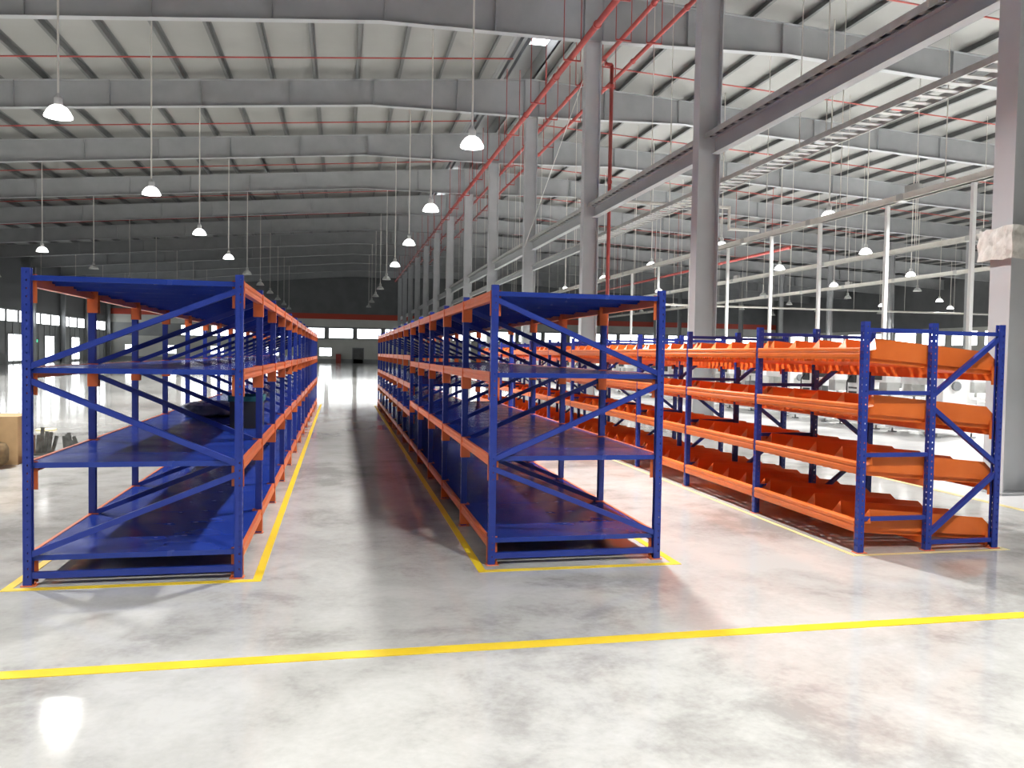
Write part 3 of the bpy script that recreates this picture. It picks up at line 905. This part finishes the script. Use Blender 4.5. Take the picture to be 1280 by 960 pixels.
mrows = [(11.9, 14.5, 26, 1.85, 'in the first row behind the flow rack'), (14.9, 15.4, 26, 1.85, 'in the second row behind the flow rack'), (17.9, 16.4, 20, 2.3, 'in the third row behind the flow rack'), (21.0, 18.0, 16, 2.6, 'in the fourth row behind the flow rack'), (24.5, 20.0, 14, 2.9, 'in the rearmost row behind the flow rack')]
for i, (x, y0, n, st, ph) in enumerate(mrows):
    for k in range(n):
        machine(x + random.uniform(-0.06, 0.06), y0 + k * st, 0.0 if (k + i) % 3 else math.pi, 'white machine %s from the front ' % ordinal(k + 1) + ph, 'white machines ' + ph, lite=(i > 2))

# ------------------------------------------------------------------ things at the left edge
t = thing('cardboard_carton', 'plain brown cardboard carton on the floor at the left edge', 'box', (-4.50, 11.62, 0), 0.04)
cb = MB().box(-0.5, 0.5, -0.3, 0.3, 0.0, 0.60)
build('carton_body', cb, M['carton'], t)
for s in (-1, 1):
    build('flap', MB().box(-0.5, 0.5, min(s * 0.004, s * 0.3), max(s * 0.004, s * 0.3), 0.602, 0.61), M['carton'], t)
build('tape_strip', MB().box(-0.06, 0.2, -0.303, -0.3, 0.36, 0.42), M['tape'], t)
def blob(rx, ry, rz_, n=22, mrow=12, jit=0.035, flat=0.35, seed=1):
    rnd = random.Random(seed)
    mb = MB()
    vs = []; fs = []
    for i in range(mrow + 1):
        ph = math.pi * i / mrow
        for k in range(n):
            th = 2 * math.pi * k / n
            j = 1 + rnd.uniform(-jit, jit)
            sx = abs(math.sin(ph)) ** 0.4
            vs.append((rx * sx * math.copysign(abs(math.cos(th)) ** 0.7, math.cos(th)) * j, ry * sx * math.copysign(abs(math.sin(th)) ** 0.7, math.sin(th)) * j, rz_ * (1 - math.copysign(abs(math.cos(ph)) ** 0.6, math.cos(ph)) * -1) * (1 if 0 < i < mrow else 1)))
    for i in range(mrow):
        for k in range(n):
            fs.append((i * n + k, i * n + (k + 1) % n, (i + 1) * n + (k + 1) % n, (i + 1) * n + k))
    zmin = min(v[2] for v in vs)
    vs = [(a, b, c - zmin) for a, b, c in vs]
    return mb.add(vs, fs)
t = thing('brown_sack', 'dark brown woven sack slumped in front of the cardboard carton', 'sack', (-4.36, 11.05, 0))
build('sack_body', blob(0.36, 0.22, 0.165, seed=3), M['sack'], t, smooth=True)
build('sack_neck', MB().lathe([(0.08, 0.31), (0.045, 0.35), (0.075, 0.39), (0.09, 0.40)], 10), M['sack'], t, smooth=True)
t = thing('teal_tub', 'teal plastic tub standing on top of the brown sack', 'tub', (-4.27, 11.05, 0.401))
build('tub_body', MB().lathe([(0.001, 0.0), (0.10, 0.0), (0.125, 0.22), (0.135, 0.225), (0.135, 0.235), (0.115, 0.235), (0.095, 0.01), (0.001, 0.01)], 16), M['teal'], t, smooth=True)
build('white_label', MB().lathe([(0.1065, 0.03), (0.118, 0.10)], 16), M['sheet'], t)
t = thing('scrap_block', 'rusty brown block lying behind the left front post', 'scrap', (-4.30, 12.35, 0), 0.1)
build('block_body', MB().box(-0.15, 0.15, -0.12, 0.12, 0, 0.27), M['rust'], t)
build('block_cap', MB().box(-0.17, 0.12, -0.13, 0.13, 0.27, 0.30), M['rust'], t)
for i, (dx, hh, lean) in enumerate(((0.0, 0.40, 0.05), (0.36, 0.33, -0.06))):
    t = thing('metal_offcut', ('taller' if i == 0 else 'shorter') + ' jagged dark metal offcut upright beside the rusty block', 'scrap', (-3.99 + dx, 12.3, 0), 0.1 * i)
    mb = MB()
    n = 5
    for k in range(n):
        a = -0.09 + k * 0.045
        mb.bar((a, 0, 0.0), (a + lean * (0.4 + 0.2 * k), random.uniform(-0.03, 0.03), hh * (0.62 + 0.38 * random.random())), 0.042, 0.03)
    build('jagged_plate', mb, M['scrap'], t)
    build('folded_edge', MB().box(-0.12, 0.12, -0.05, 0.05, 0.0, 0.03), M['scrap'], t)
o = build('yellow_lid', MB().lathe([(0.001, 0.03), (0.15, 0.03), (0.17, 0.022), (0.17, 0.0), (0.001, 0.0)], 20), M['straw'], None, (-5.16, 16.0, 0), smooth=False)
tag(o, 'round pale yellow lid lying on the floor behind the left rack', 'lid')

# things left on the middle shelf of the left rack
t = thing('dark_bin', 'dark bin with a teal rim on the middle shelf of the left rack', 'bin', (-0.855, 8.05, 0.776), 0.03)
build('bin_body', MB().box(-0.14, 0.14, -0.2, 0.2, 0.0, 0.27), M['dark'], t)
build('rim', MB().box(-0.155, 0.155, -0.215, -0.2, 0.25, 0.30).box(-0.155, 0.155, 0.2, 0.215, 0.25, 0.30).box(-0.155, -0.14, -0.2, 0.2, 0.25, 0.30).box(0.14, 0.155, -0.2, 0.2, 0.25, 0.30), M['teal'], t)
o = build('plastic_bundle', blob(0.30, 0.5, 0.07, seed=9, jit=0.12), M['plastic'], None, (-1.38, 9.6, 0.776), smooth=True)
tag(o, 'crumpled grey plastic bundle on the middle shelf behind the dark bin', 'bundle')
